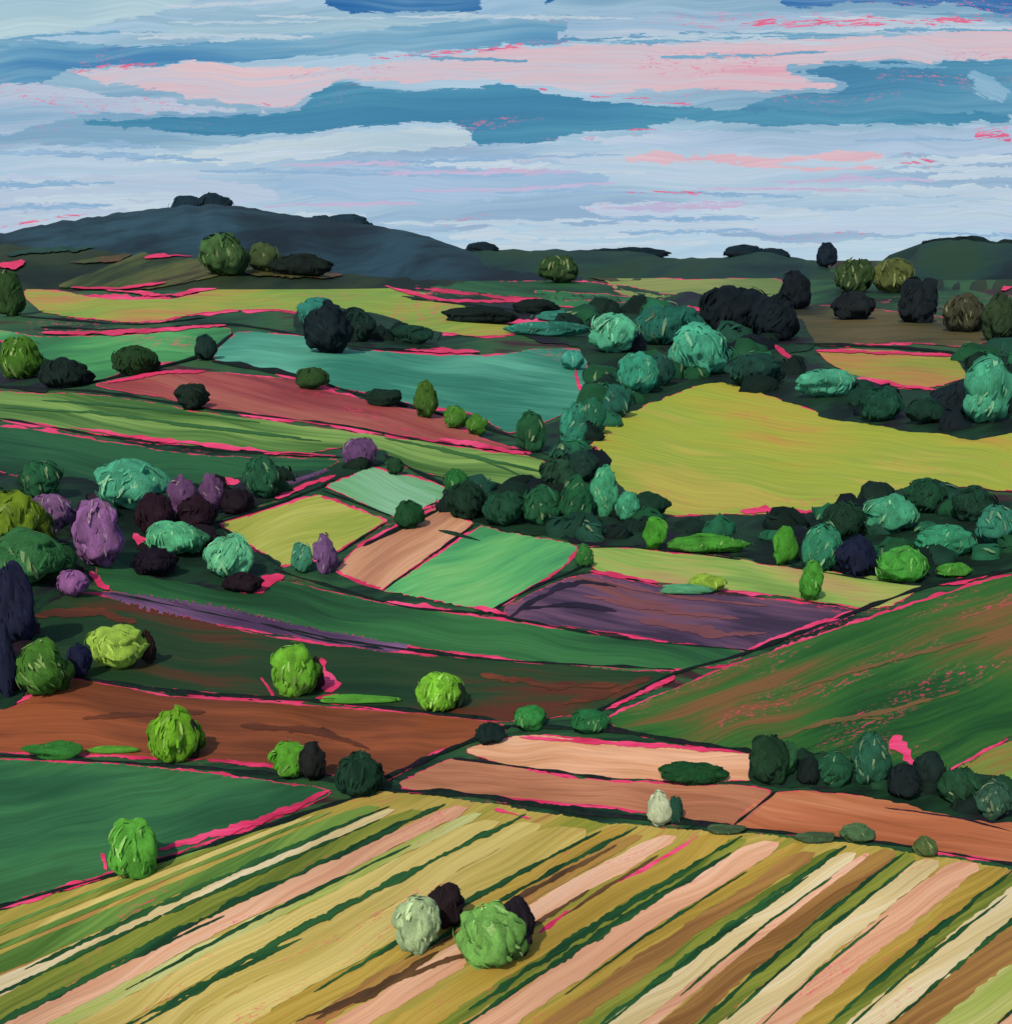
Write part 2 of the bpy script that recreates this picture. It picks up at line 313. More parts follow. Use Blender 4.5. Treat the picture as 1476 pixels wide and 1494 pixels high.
pk=[([(150,423),(240,432),(320,420)],7),([(385,408),(460,421)],8),([(560,418),(640,438),(780,442)],6),([(60,487),(180,486),(330,476)],7),([(155,560),(220,548),(300,543)],6),([(100,625),(250,646),(400,662),(490,667)],6),([(300,700),(350,705)],11),([(400,728),(490,695)],9),([(195,780),(215,805)],16),([(350,866),(415,842)],18),([(590,512),(700,515)],7),([(838,540),(852,580)],11),([(640,642),(765,664)],8),([(700,712),(780,720)],6),([(866,652),(878,690)],11),([(1080,748),(1190,748)],12),([(1128,506),(1162,530)],12),([(1190,513),(1390,520)],6),([(1240,552),(1370,572)],6),([(468,962),(484,1012)],26),([(460,1020),(510,1016)],7),([(890,1035),(985,988)],12),([(225,1243),(380,1198),(482,1155)],12),([(0,1328),(155,1279)],9),([(148,1246),(156,1272)],10),([(1303,1075),(1330,1118)],26),([(1090,950),(1245,893)],9),([(860,835),(960,852)],7),([(690,888),(740,897)],8),([(1360,855),(1440,842)],10),([(757,1077),(1000,1093),(1098,1101)],7),([(585,1152),(640,1160)],7),([(720,1183),(775,1196)],7),([(900,1290),(960,1258),(1020,1220)],6),([(1460,425),(1476,420)],10),([(785,1365),(830,1330)],7),([(130,836),(160,862)],11),([(1000,450),(1030,455)],10),([(720,470),(820,470)],8),([(380,990),(400,1020)],7),([(1470,1080),(1380,1128)],5)]
ribbons('underpaint_strip',pk,PK,3.4,rough=.6)
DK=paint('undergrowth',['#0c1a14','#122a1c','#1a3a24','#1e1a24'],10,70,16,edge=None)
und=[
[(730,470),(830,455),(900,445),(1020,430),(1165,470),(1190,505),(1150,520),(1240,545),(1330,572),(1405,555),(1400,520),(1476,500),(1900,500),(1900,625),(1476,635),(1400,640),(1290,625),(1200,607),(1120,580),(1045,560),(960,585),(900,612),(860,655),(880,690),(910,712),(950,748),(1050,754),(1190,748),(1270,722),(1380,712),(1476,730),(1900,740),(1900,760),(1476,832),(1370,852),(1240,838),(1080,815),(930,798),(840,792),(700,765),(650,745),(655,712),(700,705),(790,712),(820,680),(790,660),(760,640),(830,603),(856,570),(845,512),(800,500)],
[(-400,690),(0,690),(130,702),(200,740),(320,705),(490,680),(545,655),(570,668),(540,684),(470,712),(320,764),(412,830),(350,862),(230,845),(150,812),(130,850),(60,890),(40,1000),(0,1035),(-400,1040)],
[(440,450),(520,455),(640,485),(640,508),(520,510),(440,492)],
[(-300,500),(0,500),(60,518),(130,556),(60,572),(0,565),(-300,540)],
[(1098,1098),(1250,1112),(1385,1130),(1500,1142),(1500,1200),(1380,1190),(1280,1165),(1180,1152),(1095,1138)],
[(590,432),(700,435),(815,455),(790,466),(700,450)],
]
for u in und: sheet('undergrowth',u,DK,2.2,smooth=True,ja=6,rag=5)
# ------------------------------------------------------------ hills
class Hill:
    def __init__(s,name,prof,base,cols,D,back=600,ang=5,bump=4,r=25,pink=.1):
        s.prof=cat(prof,False,8); s.base=base; s.D=D; V=[];UV=[];Fc=[]
        s.prof=[np.array((p[0],p[1]+bump*noise.noise(Vector((p[0]/20,0,base)))+bump*.6*abs(noise.noise(Vector((p[0]/7,3,base)))))) for p in s.prof]
        s.px=np.array([p[0] for p in s.prof]); s.py=np.array([p[1] for p in s.prof]); R=r
        for p in s.prof:
            for j in range(R):
                pt=s.at(p[0],j/(R-1)); V.append(pt); UV.append((p[0]/100,-(base+(p[1]-base)*j/(R-1))/100))
            top=V[-1]
            for j in (1,2): V.append(Vector((top.x,top.y+back*j/2,top.z-abs(top.z-40)*0.5*j*j/2-8*j))); UV.append((p[0]/100,-(p[1]-j*20)/100))
        n=R+2
        for i in range(len(s.prof)-1):
            for j in range(n-1):
                a=i*n+j; Fc.append((a,a+n,a+n+1,a+1))
        mkmesh(name,V,Fc,[paint(name,cols,ang,90,12,edge=None,pink=pink,bump=.4)],uv=UV,smooth=True)
    def at(s,px,t):
        y=float(np.interp(px,s.px,s.py)); b=P(px,s.base); top=W(px,y,s.D)
        pt=b.lerp(top,t); pt.z=b.z+(top.z-b.z)*math.sin(t*math.pi/2)
        a,_=ray(px,y); pt.x=a*pt.y
        return pt
    def pos(s,px,py,lift=3.0):
        lo,hi=0,1
        for _ in range(18):
            m=(lo+hi)/2; p=s.at(px,m); sl=(p.z-H)/p.y
            if sl<ray(px,py)[1]: lo=m
            else: hi=m
        p=s.at(px,(lo+hi)/2); p.z+=lift*.5; p.y-=lift; return p
h1=Hill('distant_hill',[(-900,390),(-200,348),(0,340),(60,328),(150,315),(230,305),(300,300),(345,302),(400,311),(470,320),(545,329),(610,341),(650,354),(690,366),(760,373),(850,377)],412,['#0e1a22','#15262f','#1c343c','#284450'],3500,pink=0)
h2=Hill('distant_ridge',[(600,374),(700,364),(780,364),(860,364),(930,364),(985,376),(1060,374),(1110,364),(1170,377),(1220,384),(1325,380),(1345,354),(1385,347),(1476,352),(1700,352),(2300,372)],408,['#0e1f20','#16302c','#1c3a2c','#223c24'],3600,pink=0)
h3=Hill('wooded_slope',[(-600,366),(0,356),(120,352),(240,352),(340,356),(450,368),(560,382),(680,392),(800,394),(1000,398),(1300,398),(1700,395)],424,['#121e14','#1c2c1a','#2a341a','#26381e'],3000)
sheet('hillside_pasture',[(85,418),(150,390),(210,368),(285,354),(335,392),(250,416),(150,424)],paint('hillside_pasture',['#28341c','#424c24','#56582c','#3a3020'],18,90,8,edge=None),pos=lambda x,y:h3.pos(x,y,3),ang=18,rag=6)
def hs(name,items,cols,h,l=5): ribbons(name,items,paint(name,cols,4,80,5,edge=None),0,pos=lambda x,y:h.pos(x,y,l),rough=.5)
hs('hillside_strip',[([(210,378),(250,374),(295,372)],8),([(480,389),(520,392),(560,398)],6),([(-10,390),(20,388),(36,383)],12),([(100,422),(170,423),(240,414)],5)],['#c42c52','#e23a66'],h3,7)
hs('hillside_strip',[([(10,372),(80,366),(150,358)],12),([(380,372),(430,380),(480,384)],12),([(560,390),(640,396),(700,400)],8)],['#1c3a30','#2a4a34'],h3)
hs('hillside_strip',[([(340,395),(420,402),(500,402)],12),([(100,384),(170,378),(200,366)],7),([(850,406),(900,408),(960,404)],6)],['#4a4022','#3c4a24','#5c3c28'],h3)
hs('hillside_strip',[([(1170,400),(1260,404),(1340,402)],6),([(980,404),(1080,405),(1140,402)],5)],['#54602c','#3c4c28'],h3)
# ------------------------------------------------------------ foliage
_a=np.linspace(0,2*math.pi,11)[:-1]
LEAF=np.stack([np.cos(_a),np.sin(_a)*0.5],1)
KD=len(LEAF)+1
def dabs(C,Nn,size,asp,col,roll,R):
    n=len(C); up=np.array((0,0,1.0))
    T=up-Nn*(Nn@up)[:,None]; T/=(np.linalg.norm(T,axis=1)[:,None]+1e-6)
    B=np.cross(Nn,T); th=rng.normal(roll,0.3,n); c,s=np.cos(th)[:,None],np.sin(th)[:,None]
    U=T*c+B*s; Vv=-T*s+B*c
    L=size*rng.uniform(.6,1.25,n)
    k=len(LEAF); lx=LEAF[None,:,0]*L[:,None]*rng.uniform(.8,1.15,(n,k)); ly=LEAF[None,:,1]*2*asp*L[:,None]*rng.uniform(.7,1.2,(n,k))
    sag=(lx**2+ly**2)/(2*R)
    V=C[:,None,:]+lx[...,None]*U[:,None,:]+ly[...,None]*Vv[:,None,:]-sag[...,None]*Nn[:,None,:]
    V=np.concatenate([V,C[:,None,:]],1); F_=[]
    for i in range(n):
        b=i*(k+1)
        for j in range(k): F_.append((b+j,b+(j+1)%k,b+k))
    return V.reshape(-1,3),F_,np.repeat(col,k+1,0)
BARK=np.array(lin('#2c1c18'))
def ico(sub):
    b=bmesh.new(); bmesh.ops.create_icosphere(b,subdivisions=sub,radius=1)
    v=np.array([x.co[:] for x in b.verts]); f=[tuple(q.index for q in p.verts) for p in b.faces]; b.free(); return v,f
ICO={2:ico(2),3:ico(3),4:ico(4)}
def lobe(C,R,col,n,parts,sub=3,rough=.22,roll=0.,seed=0.,dsz=.55,asp=.2):
    IV,IF=ICO[sub]
    def rad(v): return 1+rough*1.5*noise.noise(Vector(v*1.4)+Vector((seed,0,0)))+.10*noise.noise(Vector(v*3.5)+Vector((seed,3,0)))
    d=np.array([rad(v)+.05*noise.noise(Vector(v*8)+Vector((seed,3,0))) for v in IV]); V=IV*d[:,None]*R+C
    cc=np.array([col*(0.92+0.5*noise.noise(Vector((v[0]*3,v[1]*3,v[2]))+Vector((seed,9,1)))) for v in IV])
    parts.append((V,IF,cc,IV*2+seed))
    if n<=0: return
    u=rng.normal(size=(n,3)); u/=np.linalg.norm(u,axis=1)[:,None]; dd=np.array([rad(v) for v in u])
    Cc=C+u*dd[:,None]*R*rng.uniform(1.01,1.05,(n,1))
    nn=u/R; nn/=np.linalg.norm(nn,axis=1)[:,None]; nn=nn+rng.normal(0,.10,(n,3)); nn/=np.linalg.norm(nn,axis=1)[:,None]
    cl=np.array([noise.noise(Vector(v*1.6)+Vector((0,seed,0))) for v in u])
    br=np.clip(1.0+cl*.55+rng.normal(0,.20,n),.5,1.6); lum=col.mean()
    tint=np.where((rng.random(n)<.3)[:,None],np.array(lin('#dce0a0'))*(.15 if lum>.03 else 0)+col,col)
    mn=float(np.min(R))
    V,F_,c=dabs(Cc,nn,mn*dsz,asp,tint*br[:,None],roll,mn*1.1)
    lp=V/(mn+1e-6)*1.2
    parts.append((V,F_,c,lp+np.repeat(rng.uniform(0,9,(n,1)),KD,0)))
def crown(C,rx,ry,rz,col,parts,big=True):
    col=np.array(col); sd=random.random()*100; roll=random.uniform(-.55,.55); R=np.array((rx,ry,rz))
    m=5 if big else 3
    for i in range(m):
        an=2*math.pi*(i+random.uniform(-.35,.35))/m
        o=np.array((math.cos(an)*.42,random.uniform(-.2,.3),math.sin(an)*.42))*R
        s=random.uniform(.50,.60)
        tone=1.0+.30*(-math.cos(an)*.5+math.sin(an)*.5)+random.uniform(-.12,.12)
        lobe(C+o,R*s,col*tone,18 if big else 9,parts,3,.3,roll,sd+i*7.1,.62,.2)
    lobe(C,R*.86,col,95 if big else 42,parts,4 if big else 3,.24,roll,sd,.42,.2)
def limb(a,b,r0,r1,parts):
    a=np.array(a);b=np.array(b); d=b-a; d=d/np.linalg.norm(d); x=np.cross(d,(0.3,1,0.1)); x/=np.linalg.norm(x); y=np.cross(d,x)
    V=[];n=7
    for t,r in ((0,r0*1.35),(.15,r0),(.6,(r0+r1)/2),(1,r1)):
        p=a+(b-a)*t
        for k in range(n):
            q=2*math.pi*k/n; V.append(p+r*(math.cos(q)*x+math.sin(q)*y))
    Fc=[(i*n+k,i*n+(k+1)%n,(i+1)*n+(k+1)%n,(i+1)*n+k) for i in range(3) for k in range(n)]
    parts.append((np.array(V),Fc,np.tile(BARK,(len(V),1)),np.array(V)*0.2))
def build(name,parts):
    VV=[];FF=[];CC=[];LP=[];b=0
    for V,f,c,l in parts:
        VV.append(V);CC.append(c);LP.append(l);FF+=[tuple(i+b for i in q) for q in f]; b+=len(V)
    return mkmesh(name,np.concatenate(VV),FF,[FOL],col=np.concatenate(CC)*FCAL,lp=np.concatenate(LP),smooth=True)
def tree(cx,cy,w,h,c,name='tree',trunk=True,Y=None,base=None):
    by=base or cy+h*0.46
    if Y is None:
        B=h3.pos(cx,by) if by<424 else P(cx,by); Y=B.y
    else: B=W(cx,by,Y)
    C=W(cx,cy,Y); mpx=math.hypot(Y,H)/F
    rx=w/2*mpx; rz=h/2*mpx/max(math.cos(math.atan(-ray(cx,cy)[1])),.7)
    parts=[]; big=w*h>2500; col=lin(c)
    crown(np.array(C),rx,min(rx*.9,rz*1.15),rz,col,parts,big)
    if big and trunk and random.random()<.6:  # dark lobe low on the right paints the crown's shadow side
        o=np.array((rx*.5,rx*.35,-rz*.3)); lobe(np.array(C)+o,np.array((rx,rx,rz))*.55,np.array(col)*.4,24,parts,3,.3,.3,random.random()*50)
    if trunk:
        bs=np.array((B.x,B.y,B.z-0.3*mpx)); top=np.array(C)+np.array((0,0,rz*.3))
        limb(bs,top,rx*.11,rx*.04,parts); mid=bs*.45+top*.55
        for s in (-1,1): limb(mid,mid+np.array((s*rx*.5,0.1*rx,rz*.45)),rx*.05,rx*.02,parts)
    return build(name,parts)
T=[
(18,760,95,95,'#5c7418'),(38,812,115,75,'#2c5e32'),(72,748,70,60,'#6c4c6c'),(142,778,72,104,'#7c527c'),(107,850,46,40,'#80507c'),
(190,706,108,72,'#3f8a68'),(265,726,40,62,'#5c3c5c'),(308,722,36,60,'#5c3c5c'),(382,697,52,64,'#1c4c32'),(252,786,88,50,'#4c9c6c'),(335,812,68,64,'#5aa878'),
(440,812,34,48,'#3a7a5c'),(474,808,36,60,'#66466a'),(525,660,52,46,'#5a3c5e'),(60,700,60,55,'#1e5030'),
(170,942,88,60,'#8cac40'),(60,975,74,76,'#3a6420'),(428,978,66,76,'#5c9426'),(641,1010,68,56,'#6aa42a'),(252,1074,76,70,'#5c8c1c'),(426,1108,62,46,'#4a8422'),(524,1130,68,58,'#143020'),
(195,1240,70,76,'#4e9030'),(610,1348,66,74,'#94a878'),(715,1366,88,76,'#649444'),
(773,1047,46,36,'#2c7434'),(860,1052,60,32,'#1f5c30'),(715,1070,42,30,'#122420'),(962,1180,40,46,'#a8b08a'),(985,1182,22,40,'#1c4030'),
(1122,1110,58,62,'#18341f'),(1145,1106,36,50,'#25502f'),(1215,1122,46,46,'#1c4a30'),(1270,1110,52,72,'#22503a'),(1320,1140,50,50,'#121c1c'),(1355,1125,44,56,'#142420'),(1402,1148,60,50,'#1c4028'),(1450,1168,54,50,'#2a4a38'),(1180,1125,36,36,'#101c18'),
(852,812,28,34,'#2a6028'),(1184,848,38,62,'#3e8028'),(1145,797,38,58,'#3c7c24'),(955,778,40,52,'#3c8024'),
(1200,800,54,72,'#2a7050'),(1250,812,56,60,'#12182c'),(1318,825,78,50,'#3c8430'),(1300,750,82,54,'#3a8460'),(1378,790,90,46,'#2f7a55'),(1452,766,58,60,'#2c6c54'),(1350,724,62,50,'#163c26'),(1230,760,60,60,'#14301f'),(1420,735,60,50,'#143424'),
(880,718,42,76,'#3a8a60'),(915,740,38,48,'#3a8862'),(836,625,38,78,'#2a7058'),(862,608,40,56,'#1f5a40'),(775,630,42,62,'#1c4c2c'),(902,585,46,52,'#1c5040'),(930,545,62,62,'#2f8064'),(893,486,70,62,'#4a9a74'),(1020,512,88,76,'#3f9070'),(975,475,100,60,'#1c5444'),(835,525,36,32,'#3a8a74'),(960,540,50,50,'#1a4238'),
(1205,560,92,42,'#3f8a6a'),(1285,590,64,52,'#16402f'),(1442,570,72,102,'#3a8464'),(1385,585,56,56,'#142024'),(1100,540,80,50,'#16382e'),(1350,600,60,40,'#123024'),
(665,608,36,38,'#3c6a20'),(695,620,32,32,'#3c6a20'),(620,583,38,58,'#36561a'),(455,552,50,34,'#26401c'),(280,578,50,42,'#14241a'),(195,526,66,44,'#1c3618'),(300,507,36,40,'#122a24'),
(30,522,64,66,'#3a6018'),(14,430,42,68,'#26401c'),(90,545,70,44,'#10201a'),
(460,455,56,42,'#2a7060'),(478,480,70,76,'#0e1c20'),(520,475,60,50,'#12281f'),
(665,702,40,38,'#1f5a28'),(597,750,46,44,'#174020'),(577,680,26,28,'#1c3c20'),
(325,372,66,62,'#36522a'),(386,376,50,46,'#3a4a28'),(815,393,62,42,'#2a4220'),(1160,425,44,58,'#0e161a'),(1245,402,56,52,'#2c4020'),(1302,402,56,54,'#4a5228'),(1075,455,100,72,'#0c161a'),(1130,465,70,72,'#0e181c'),(1050,445,60,50,'#0c1818'),(1245,447,68,42,'#161c1e'),(1340,440,56,68,'#141c1e'),(1408,458,60,58,'#3a3a28'),(1458,466,50,70,'#26361f'),
(680,730,62,54,'#122c1c'),(735,742,62,52,'#18402a'),(790,738,60,58,'#1c4c2e'),(842,735,56,74,'#184a2c'),(812,694,54,48,'#1e3c28'),(850,680,46,50,'#143026'),(945,738,60,40,'#123020'),
]
for t_ in T: tree(*t_)
tree(1206,372,30,40,'#12202a',Y=2900)
for b in [(1010,1128,96,30,'#16401f'),(1035,794,120,28,'#3a7826'),(1030,850,58,28,'#7a9830'),(1000,860,80,16,'#4c8a60'),(1250,1216,52,22,'#44603c'),(1350,1236,34,26,'#4a5a30'),(560,580,60,28,'#12281c'),(600,488,64,30,'#123426'),(1392,832,52,22,'#3c7a28'),(525,1020,120,14,'#4c8c2c'),(80,1095,90,24,'#2c6828'),(165,1094,80,10,'#4c8428'),(700,460,110,26,'#0f1c18'),(780,448,70,24,'#0f1c18'),(1190,1222,60,14,'#3c5034'),(1060,1210,60,14,'#3c5034'),(800,480,120,24,'#266a58'),(820,462,80,20,'#2a6c5c'),(440,388,90,34,'#121c16')]:
    tree(*b,name='bush',trunk=False)
for b in [(648,1324,52,56,'#201618'),(748,1356,60,70,'#1e181e'),(215,945,24,50,'#281814'),(462,985,22,50,'#2a1418'),(455,1112,40,56,'#1a1c18'),(672,1015,14,40,'#18281a'),(280,1080,26,54,'#20201a'),(355,850,60,30,'#1a0e14'),(225,820,70,40,'#140c18'),(225,750,60,60,'#220f18'),(285,750,60,50,'#200e18'),(20,885,62,120,'#181a30'),(8,965,30,110,'#161a2e'),(115,965,36,50,'#141830'),(345,730,50,40,'#1a1018')]:  # near-black blobs right of trees are painted shade; the others dark plant masses
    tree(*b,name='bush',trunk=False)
for b in [(275,303,56,36,'#142a34'),(312,300,60,36,'#12262e'),(505,326,78,26,'#1a303a'),(470,322,30,18,'#1a303a')]: tree(*b,name='distant_copse',trunk=False,Y=3380)
for b in [(702,362,52,18,'#12222a'),(1085,369,66,24,'#10222a'),(1130,372,50,22,'#10222a'),(920,370,110,20,'#10222a'),(1400,362,110,36,'#10201f'),(1470,366,70,32,'#10201f')]: tree(*b,name='distant_copse',trunk=False,Y=3300)
def thicket(poly,cols,dens,sz):
    A=np.array(cat(poly,True,10)); parts=[]; lo=np.maximum(A.min(0),(-60,0)); hi=np.minimum(A.max(0),(1540,2000))
    k=int((hi-lo).prod()/dens); q=rng.uniform(lo,hi,(k,2)); q=q[inside(A,q)]; q=q[bdist(A,q)>7]
    for x,y in q:
        w=sz*random.uniform(.7,1.4); h=w*random.uniform(.55,.9); B=P(x,y); m=math.hypot(B.y,H)/F
        lobe(np.array((B.x,B.y,B.z+h*m*.15)),np.array((w/2,w/2.6,h/2))*m,np.array(lin(random.choice(cols))),16,parts,2,.35,random.uniform(-1,1),random.random()*60)
    build('thicket',parts)
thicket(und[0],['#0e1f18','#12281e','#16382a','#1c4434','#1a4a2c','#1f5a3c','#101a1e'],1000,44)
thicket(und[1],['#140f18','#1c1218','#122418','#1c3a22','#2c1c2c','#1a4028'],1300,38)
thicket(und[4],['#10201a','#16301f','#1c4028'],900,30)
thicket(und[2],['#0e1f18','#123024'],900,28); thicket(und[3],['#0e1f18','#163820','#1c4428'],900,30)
def hedge(pts,w,c='#0e1e18',c2='#1c1420'):
    cc=cat(pts,False,5); sd=random.random()*50; V=[];Fc=[];n=9;CCs=[];dab=[]
    for i,p in enumerate(cc):
        d=cc[min(i+1,len(cc)-1)]-cc[max(i-1,0)]
        B=P(p[0],p[1],1); A2=P(p[0]+d[0]*.5,p[1]+d[1]*.5,1); g=(A2-B); g.z=0; g.normalize(); q=Vector((-g.y,g.x,0))
        m=math.hypot(B.y,H)/F; e=min(i,len(cc)-1-i)
        r=w*m/2*(0.8+0.9*noise.noise(Vector((p[0]/32,p[1]/32,sd))))*min(1,.3+e*.25); r=max(r,w*m*.13)
        k=min(max(noise.noise(Vector((p[0]/30,p[1]/30,sd+4)))*2,0),1)
        col=np.array(lin(c))*(1-k)+np.array(lin(c2))*k
        for j in range(n):
            a=2*math.pi*j/n; rr=r*(1+.14*noise.noise(Vector((p[0]/9,j*2.1,sd))))
            V.append(B+q*math.cos(a)*rr+Vector((0,0,(math.sin(a)*.7+.2)*rr))); CCs.append(col)
        if w>9 and i%2:
            a=random.uniform(.4,math.pi-.4); nn=q*math.cos(a)+Vector((0,0,math.sin(a))); dab.append((np.array(B+nn*r*.8+Vector((0,0,.1*r))),np.array(nn),col*random.uniform(.8,2.4),r))
    for i in range(len(cc)-1):
        for j in range(n): Fc.append((i*n+j,i*n+(j+1)%n,(i+1)*n+(j+1)%n,(i+1)*n+j))
    V=np.array([tuple(v) for v in V]); parts=[(V,Fc,np.array(CCs),V*0.05)]
    if dab:
        C=np.array([x[0] for x in dab]); Nn=np.array([x[1] for x in dab]); cl=np.array([x[2] for x in dab]); rr=np.mean([x[3] for x in dab])
        v,f,c_=dabs(C,Nn,rr*.8,.3,cl,1.2,rr); parts.append((v,f,c_,v*.05))
    build('hedgerow',parts)
HG=[([(-200,1385),(0,1325),(150,1282),(300,1238),(440,1190),(560,1152)],9),([(555,1140),(640,1102),(745,1060)],11),([(565,1155),(700,1163),(850,1187),(960,1197),(1070,1207)],12),([(660,1108),(760,1120),(890,1138)],6),([(1070,1205),(1132,1156)],5),([(1000,1203),(1150,1217),(1300,1232),(1476,1262),(1700,1300)],7),([(740,1060),(900,1068),(1000,1085),(1100,1099)],11),([(860,1045),(985,984),(1080,957),(1200,912),(1350,858),(1476,833),(1700,770)],9),([(-100,1100),(0,1103),(200,1115),(400,1130),(500,1142)],7),([(100,988),(250,1010),(480,1026),(725,1052)],9),([(470,932),(700,962),(985,978)],6),([(160,866),(350,905),(480,932)],5),([(715,893),(770,862),(850,828)],7),([(560,862),(690,768)],5),([(490,810),(565,762)],5),([(470,716),(575,755)],5),([(530,798),(640,745)],10),([(720,898),(900,932),(1090,950)],6),([(400,832),(480,856),(600,888),(715,896)],7),([(560,665),(610,690),(655,712)],9),([(310,766),(400,738),(480,706)],8),([(-100,560),(0,566),(150,573),(320,600),(500,622),(640,648),(780,660)],6),([(-100,606),(0,612),(150,637),(320,658),(500,668)],6),([(60,478),(200,482),(330,474),(440,490),(520,508),(640,512)],6),([(30,462),(200,474),(300,464)],5),([(130,560),(220,540),(300,518),(340,487)],8),([(310,528),(430,550),(530,578),(640,605),(760,642)],11),([(600,438),(700,448),(810,462)],8),([(1160,503),(1300,508),(1420,520)],8),([(1150,828),(1350,855),(1476,832)],7),([(470,500),(560,512),(700,517)],4),([(860,800),(940,800),(1080,818)],6),([(700,704),(770,714),(830,690)],8),([(412,830),(320,768)],6),([(380,910),(470,935),(560,948)],5)]
for pts,w in HG: hedge(pts,w)
for pts,w,c in [([(385,718),(430,705),(478,688)],12,'#5c4260'),([(640,775),(700,790)],8,'#163020')]: hedge(pts,w,c,c)
# ------------------------------------------------------------ sky backdrop and clouds
D0=9000.0
def SP(l):
    def f(px,py):
        a,s=ray(px,py); r=D0-l*12; y=r/math.sqrt(1+a*a); return Vector((a*y,y,H+s*y))
    return f
def skyback():
    xs=np.arange(-2200,3700,60); ys=np.arange(-900,520,40); f=SP(0); V=[];UV=[]
    for y in ys:
        for x in xs: V.append(f(x,y)); UV.append((x/100,-y/100))
    n=len(xs); Fc=[(j*n+i,(j+1)*n+i,(j+1)*n+i+1,j*n+i+1) for j in range(len(ys)-1) for i in range(n-1)]
    mkmesh('sky',V,Fc,[paint('sky_paint',['#80a8c4','#94b6cc','#a0c0d6','#b0cade'],1,420,16,emis=True,edge=None,pink=.2,var=.05)],uv=UV)
skyback()
cl=[
('cloud',[(E0,330),(E0,200),(0,205),(250,215),(480,190),(700,205),(1000,200),(1300,195),(1476,200),(E1,210),(E1,460),(E0,460)],['#92b0cc','#9ebcd4','#acc6da','#b8ccde'],2,dict(L=420,Wd=18,pink=.15),1),
('sky_patch',[(E0,55),(0,55),(200,62),(450,45),(700,22),(1000,20),(1476,15),(E1,10),(E1,80),(1200,60),(900,62),(600,78),(250,97),(100,105),(0,170),(E0,170)],['#4c86b4','#6098bc','#78a8c4','#8cb4cc'],2,dict(L=380,Wd=14,pink=.4),2),
('cloud',[(E0,-40),(300,-20),(270,12),(180,30),(120,48),(0,60),(E0,60)],['#a4c4d4','#b0ccd6','#bcd4dc'],2,dict(L=300,Wd=10),3),
('cloud',[(240,45),(330,10),(560,5),(700,10),(760,20),(640,38),(480,48),(330,55)],['#90b4cc','#a0c0d0','#acc8d6'],2,dict(L=300,Wd=10),3),
('sky_patch',[(470,-60),(860,-60),(800,8),(720,16),(600,20),(480,8)],['#2c68a4','#4078ac','#6c9cc0'],0,dict(L=300,Wd=10),4),
('sky_patch',[(1080,-60),(1600,-60),(1600,30),(1476,28),(1420,12),(1250,8),(1150,12)],['#2c68a4','#4478b0','#6c98c0'],0,dict(L=300,Wd=10,pink=.4),4),
('cloud',[(700,-10),(800,-10),(790,20),(740,32),(700,28)],['#90b4d0','#a8c8dc'],5,dict(),5),
('cloud',[(860,12),(1100,14),(1400,22),(1476,32),(1476,52),(1300,50),(1000,52),(800,60),(820,35)],['#8cb0cc','#a0bcd4','#b8c8d8'],1,dict(L=300,Wd=10,pink=.4),5),
('pink_cloud',[(80,102),(300,90),(500,95),(700,72),(850,62),(1000,58),(1250,50),(1476,38),(E1,38),(E1,90),(1300,92),(1150,100),(1230,125),(1100,135),(960,135),(850,138),(700,118),(500,122),(452,138),(435,156),(330,152),(170,124)],['#dca4b6','#d8bac4','#d2bec8','#c6c4d2','#dcc2c8'],1,dict(L=380,Wd=14,pink=.22),6),
('teal_cloud',[(1150,102),(1250,92),(1476,86),(E1,86),(E1,178),(1476,172),(1300,180),(1150,186),(1050,178),(1110,140),(1230,125)],['#4884a8','#5490b0','#68a0bc'],1,dict(L=380,Wd=14,pink=.15),7),
('teal_cloud',[(30,180),(120,174),(250,168),(430,157),(448,133),(490,119),(600,127),(745,121),(800,135),(900,145),(1040,155),(1200,162),(1476,165),(1476,180),(1200,186),(1000,178),(935,190),(850,196),(740,215),(690,212),(660,185),(560,184),(450,195),(330,200),(200,188)],['#4484a8','#4c8eae','#5a9ab6'],1,dict(L=380,Wd=14,pink=.12),8),
('cloud',[(0,120),(120,128),(300,150),(420,160),(250,168),(100,172),(0,200),(-300,200),(-300,120)],['#8cb0cc','#a4bcd4','#b8c4d8'],-1,dict(L=300,Wd=10,pink=.45),7),
('cloud',[(180,238),(330,210),(480,193),(600,186),(690,188),(690,214),(560,222),(420,236),(280,242)],['#b0c8d6','#bed0da','#c4d4dc'],3,dict(L=300,Wd=12),9),
('cloud',[(830,200),(1000,190),(1200,190),(1476,180),(E1,180),(E1,225),(1300,230),(1000,222),(880,212)],['#9cb8d0','#acc4dc','#bcccdf'],1,dict(L=300,Wd=12,pink=.35),9),
('pink_cloud',[(900,232),(960,218),(1140,226),(1220,216),(1295,225),(1290,244),(1180,249),(1060,242),(960,242)],['#d8b0be','#dcc0ca'],1,dict(L=200,Wd=8),10),
('cloud',[(-100,262),(150,252),(330,262),(420,285),(300,310),(120,330),(-100,345)],['#acc6dc','#b6c6da','#b8c8e0'],-3,dict(L=300,Wd=14),9),
('cloud',[(420,240),(600,225),(820,235),(900,262),(760,290),(560,300),(400,275)],['#94b6d6','#a2bed8','#b0c4e0'],-4,dict(L=300,Wd=14),9),
('cloud',[(840,300),(1000,290),(1200,300),(1476,296),(E1,300),(E1,340),(1200,342),(960,335)],['#b0c6dc','#bccade','#b8cee0'],1,dict(L=300,Wd=12,pink=.2),9),
('cloud',[(620,340),(800,322),(1000,335),(1200,350),(1400,330),(1476,335),(1476,385),(620,385)],['#a8c6dc','#b4cee0','#bcd2e0'],1,dict(L=300,Wd=12),10),
('cloud',[(1412,100),(1440,105),(1476,125),(1476,150),(1440,148),(1418,130)],['#7cacc8','#a0c0d8'],-30,dict(),11),
]
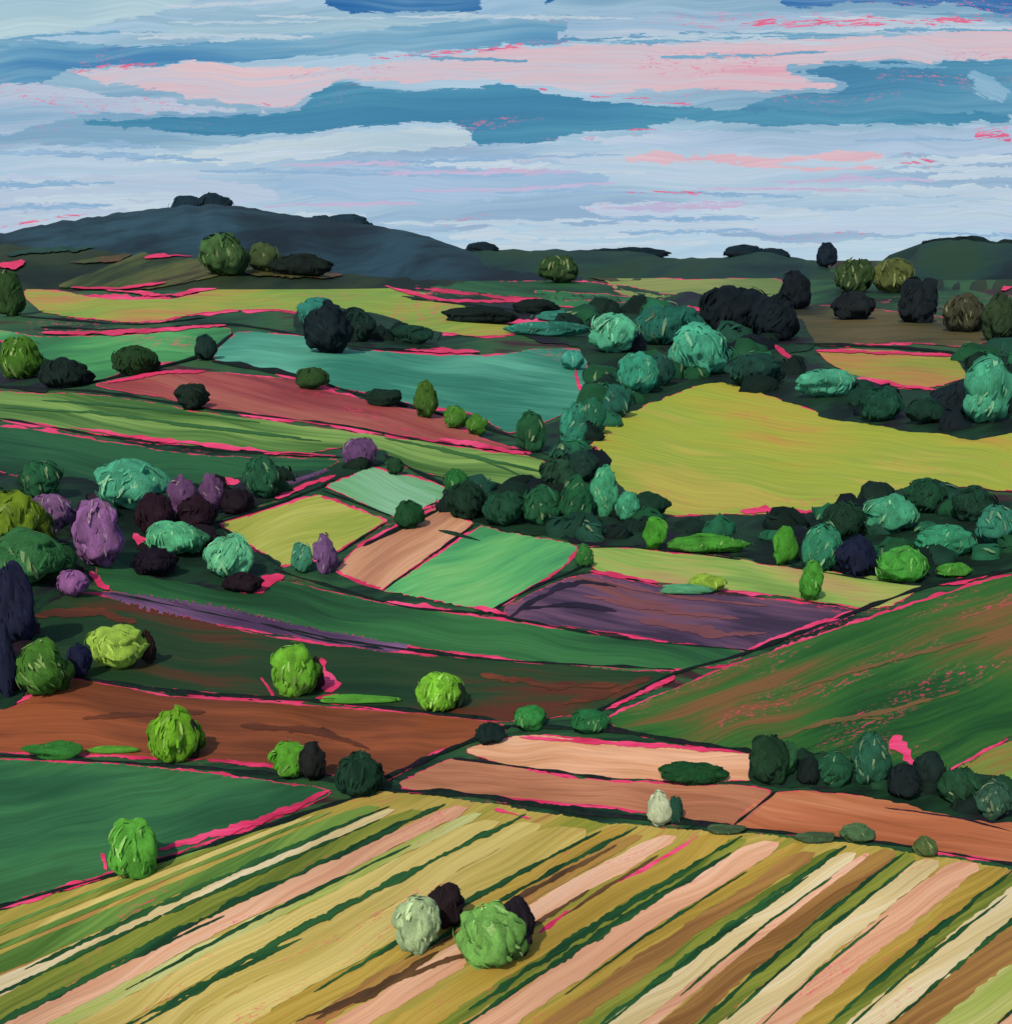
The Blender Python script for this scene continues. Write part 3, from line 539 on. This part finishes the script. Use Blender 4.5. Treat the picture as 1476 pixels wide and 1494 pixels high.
for nm,pts,cols,ang,o,l in cl:
    sheet(nm,pts,paint(nm,cols,ang,emis=True,var=.05,edge='fray',**o),ja=6,grid=34,edgew=13,pos=SP(l),vert=True,ang=0,rag=14)
def skystrokes(name,n,cols,x0,x1,y0,y1,l,w=(3,9),ln=(80,320)):
    it=[]
    for _ in range(n):
        x=random.uniform(x0,x1); y=random.uniform(y0,y1); L_=random.uniform(*ln); s=random.uniform(-.05,.05)
        it.append(([(x,y),(x+L_/2,y+s*L_/2+random.uniform(-3,3)),(x+L_,y+s*L_)],random.uniform(*w)))
    ribbons(name,it,paint(name,cols,1,160,4,emis=True,var=.06,edge='fray'),0,pos=SP(l),vert=True,emax=.45)
skystrokes('cloud_wisp',30,['#b4cadc','#c4d4e0'],-200,1400,225,365,12,(12,30),(150,420))
skystrokes('cloud_wisp',16,['#8cb0d0','#98b8d6'],-200,1400,205,340,13,(10,22),(120,380))
skystrokes('cloud_wisp',10,['#6ca0c0','#7cacc8'],-200,1400,40,90,14,(8,16),(120,320))
skystrokes('cloud_wisp',14,['#b0c8d8','#c4d0dc'],-200,1400,5,60,15,(8,16),(120,320))
skystrokes('cloud_wisp',8,['#c4b4d0','#b8b8d8'],100,1300,240,345,16,(10,20),(120,320))
ribbons('pink_wisp',[([(100,105),(160,98),(230,92)],16),([(540,85),(680,74),(830,60)],18),([(1080,35),(1250,32),(1440,28)],20),([(0,78),(8,80)],8),([(380,150),(410,156),(440,152)],8),([(760,122),(800,132)],8),([(915,190),(960,188)],8),([(1420,200),(1450,195),(1476,205)],30),([(1280,238),(1400,232)],12),([(0,332),(60,322),(130,312)],10),([(860,140),(950,146),(1010,152)],14),([(880,202),(840,200)],8),([(880,278),(960,280),(1040,282)],10)],paint('pink_wisp',['#d8648c','#e07c9c'],1,40,3,emis=True,edge='fray'),0,pos=SP(18),vert=True,emax=.24)
# ------------------------------------------------------------ light, camera
w=bpy.data.worlds.new("World"); bpy.context.scene.world=w; w.use_nodes=True
nt=w.node_tree; sk=nt.nodes.new('ShaderNodeTexSky'); sk.sky_type='NISHITA'; sk.sun_disc=False
el=math.radians(50); az=math.radians(205)
sk.sun_elevation=el; sk.sun_rotation=az
nt.links.new(sk.outputs[0],nt.nodes['Background'].inputs[0]); nt.nodes['Background'].inputs[1].default_value=0.15
sd=bpy.data.lights.new('sun','SUN'); sd.energy=3.0; sd.angle=math.radians(.6); sd.color=(1,.93,.81)
so=bpy.data.objects.new('sun',sd); bpy.context.scene.collection.objects.link(so)
dv=Vector((math.sin(az)*math.cos(el),math.cos(az)*math.cos(el),math.sin(el)))
so.rotation_euler=dv.to_track_quat('Z','Y').to_euler()
cd=bpy.data.cameras.new('camera'); co=bpy.data.objects.new('camera',cd); bpy.context.scene.collection.objects.link(co)
cd.sensor_fit='HORIZONTAL'; cd.sensor_width=36; cd.lens=36*F/1476; cd.clip_start=1; cd.clip_end=30000
co.location=(0,0,H); co.rotation_euler=(math.radians(90)-PITCH,0,0)
bpy.context.scene.camera=co
vs=bpy.context.scene.view_settings; vs.view_transform='Standard'; vs.look='None'; vs.exposure=0
